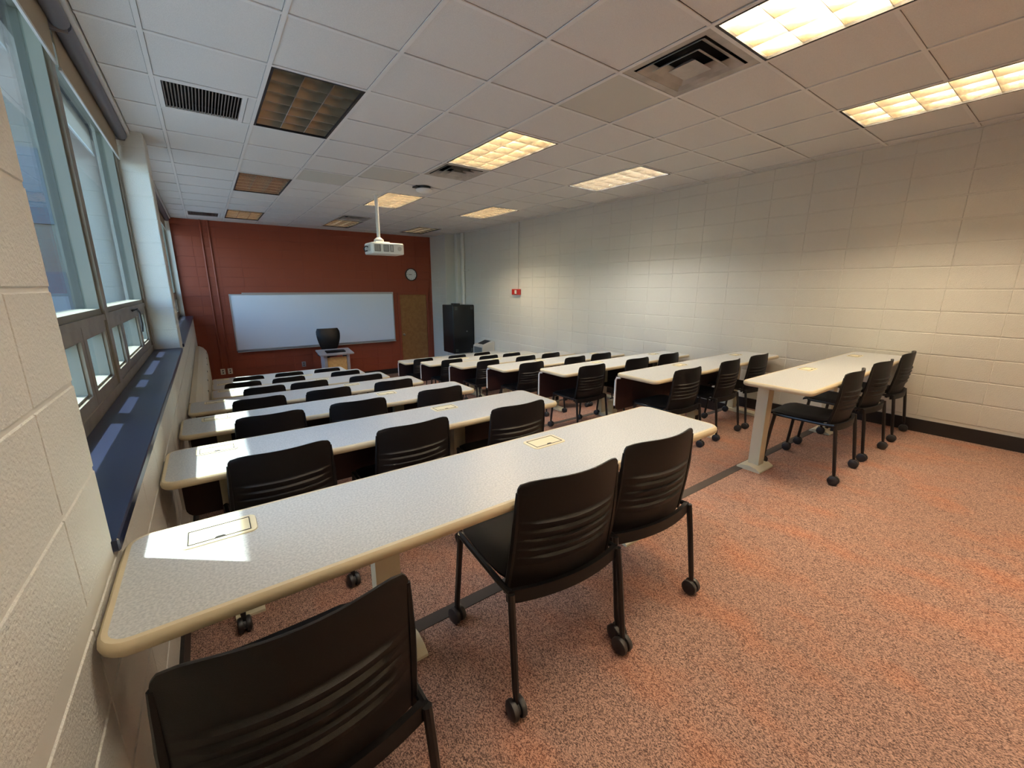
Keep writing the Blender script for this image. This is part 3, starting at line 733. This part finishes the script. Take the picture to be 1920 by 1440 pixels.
# ------------------------------------------------------------------ chairs
def make_chair():
    t = bpy.data.objects.new('classroom_chair', None); COL.objects.link(t)
    H0, H1 = .400, .815
    NX, NZ = 14, 96
    def back(u, v):
        z = H0 + (H1 - H0) * v; hw = .222 - .014 * v - .010 * max(0, (v - .93) / .07) ** 2
        x = hw * u
        yb = .098 - .050 * v + .002 * v * v - .010 * math.sin(v * PI)                # leans back
        yb -= .052 * (1 - u * u)                                                  # hollow, middle rearward
        z += -.012 * (1 - abs(u)) * 0 - .016 * max(0, v - .9) / .1 * abs(u) ** 6
        # five raised louvre ridges
        r = 0
        if .26 < v < .66 and abs(u) < .80:
            ph = (v - .26) / .40 * 5 % 1; r = .011 * (ph if ph < .84 else (1 - ph) / .16 * .84) * min(1, (.80 - abs(u)) / .08)
        return x, yb - r, z
    th = .010; g = MB(); front = []; rear = []
    for j in range(NZ + 1):
        fr_, rr_ = [], []
        for i in range(NX + 1):
            u = -1 + 2 * i / NX; x, yv, z = back(u, j / NZ)
            rr_.append((x, yv, z)); e = 1 if 0 < i < NX and 0 < j < NZ else .4
            fr_.append((x, yv + th * e + .002, z))
        rear.append(rr_); front.append(fr_)
    n = (NX + 1) * (NZ + 1); vs = [p for r in rear for p in r] + [p for r in front for p in r]; fs = []
    id_ = lambda i, j: j * (NX + 1) + i
    for j in range(NZ):
        for i in range(NX):
            fs.append((id_(i, j), id_(i + 1, j), id_(i + 1, j + 1), id_(i, j + 1)))
            fs.append((n + id_(i, j), n + id_(i, j + 1), n + id_(i + 1, j + 1), n + id_(i + 1, j)))
    for j in range(NZ):
        fs.append((id_(0, j), id_(0, j + 1), n + id_(0, j + 1), n + id_(0, j))); fs.append((id_(NX, j), n + id_(NX, j), n + id_(NX, j + 1), id_(NX, j + 1)))
    for i in range(NX):
        fs.append((id_(i, 0), n + id_(i, 0), n + id_(i + 1, 0), id_(i + 1, 0))); fs.append((id_(i, NZ), id_(i + 1, NZ), n + id_(i + 1, NZ), n + id_(i, NZ)))
    g.add(vs, fs); bko = g.build('backrest', 'black_plastic', t, True)
    for s in (-1, 1):                                           # raised side rims of the shell
        pth = [back(s * .99, v / 10) for v in range(0, 10)]
        MB().tube([(x + s * .001, yv + .004, z) for x, yv, z in pth], [.011] * 7 + [.009, .008, .006], 6).build('side_rim', 'black_plastic', bko, True)
    # seat
    sx, rings = .222, []
    for q in range(13):
        v = q / 12; yq = .085 + .42 * v; w = sx - .012 * (2 * v - 1) ** 4 - .02 * max(0, v - .85) / .15
        z = .452 - .010 * math.sin(v * PI) - .030 * max(0, (v - .78) / .22) ** 2 + .012 * max(0, (.15 - v) / .15)
        row = []
        for i in range(11):
            u = -1 + .2 * i; row.append((w * u, yq, z + .006 * abs(u) ** 3 - .012 * max(0, abs(u) - .85) / .15))
        for i in range(10, -1, -1):
            u = -1 + .2 * i; row.append((w * u * .985, yq, z - .026 + .006 * abs(u) ** 3))
        rings.append(row)
    MB().loft(rings).build('seat', 'seat_black', t, True)
    # rear beam joining the legs under the backrest
    bm_ = []
    for i in range(13):
        u = -1 + i / 6; x = .238 * u; yb = .062 - .040 * (1 - u * u)
        bm_.append([(x, yb - .009, .392), (x, yb + .011, .390), (x, yb + .011, .436), (x, yb - .009, .440)])
    MB().loft(bm_).build('rear_beam', 'black_plastic', t, True)
    for s in (-1, 1):
        MB().tube([(s * .232, .055, .43), (s * .232, .12, .424), (s * .232, .45, .424)], .011, 8).build('side_rail', 'black_metal', t, True)
        MB().tube([(s * .234, .048, .432), (s * .238, .03, .30), (s * .242, .006, .105), (s * .242, 0, .055)], [.0125, .0125, .012, .009], 8).build('leg', 'black_metal', t, True)
        MB().tube([(s * .232, .435, .432), (s * .236, .45, .30), (s * .242, .468, .105), (s * .242, .472, .055)], [.0125, .0125, .012, .009], 8).build('leg', 'black_metal', t, True)
    cm = MB().lathe([(.0, -.028), (.024, -.028), (.033, -.023), (.035, -.013), (.032, -.006), (.022, -.005), (.022, .005), (.032, .006), (.035, .013), (.033, .023), (.024, .028), (.0, .028)], 18, axis='x').mesh('caster', True)
    cm.materials.append(MATS['rubber'])
    for s in (-1, 1):
        for yv in (0, .472):
            c = link('caster', cm, t, (s * .242, yv, .035)); c.rotation_euler = (0, 0, random.choice((0, .25, -.3, .1)))
    return t
base_chair = None
CH_X = {'L': [(.06, .893, 1.408), (.194, .833, 1.521), (.263, .857, 1.56), (.285, .887, 1.556), (.426, .908, 1.588), (.27, .832, 1.617), (.402, .987, 1.59)],
        'R': [(3.73, 4.42, 5.20), (3.50, 4.27, 4.90), (3.463, 4.272, 4.941), (3.499, 4.323, 4.885), (3.527, 4.287, 4.852), (3.48, 4.262, 4.80), (3.431, 4.205, 4.837)]}
CH_Y = {'L': [(.73, .887, .93), (.889, .891, .86), (.915, .93, .93), (.93, .93, .93), (.93, .93, .885), (.915, .93, .93), (.93, .90, .93)],
        'R': [(.935, .904, .92), (.93, .93, .93), (.93, .93, .93), (.93, .925, .93), (.93, .92, .912), (.93, .889, .88), (.93, .898, .93)]}
CH_R = {('L', 0): (.0, -.08, -.06), ('R', 0): (.03, -.04, .03)}
POS = {'L': ('nearest the windows', 'middle of three', 'beside the aisle'), 'R': ('beside the aisle', 'middle of three', 'nearest the white wall')}
for side in 'LR':
    for k in range(7):
        for q in range(3):
            if base_chair is None: base_chair = c = make_chair()
            else: c = copy_tree(base_chair)
            bank = 'window-side' if side == 'L' else 'wall-side'
            rz = CH_R.get((side, k), (random.uniform(-.04, .04), random.uniform(-.04, .04), random.uniform(-.04, .04)))[q]
            c.location = (CH_X[side][k][q], min(CH_Y[side][k][q] - .04, .866) + ROW * k, tier_z(k)); c.rotation_euler = (0, 0, rz)
            tag(c, 'black slotted-back chair on casters, %s bank, %s, %s' % (bank, ROWN[k], POS[side][q]), 'chair', 'black caster chairs at the desks')
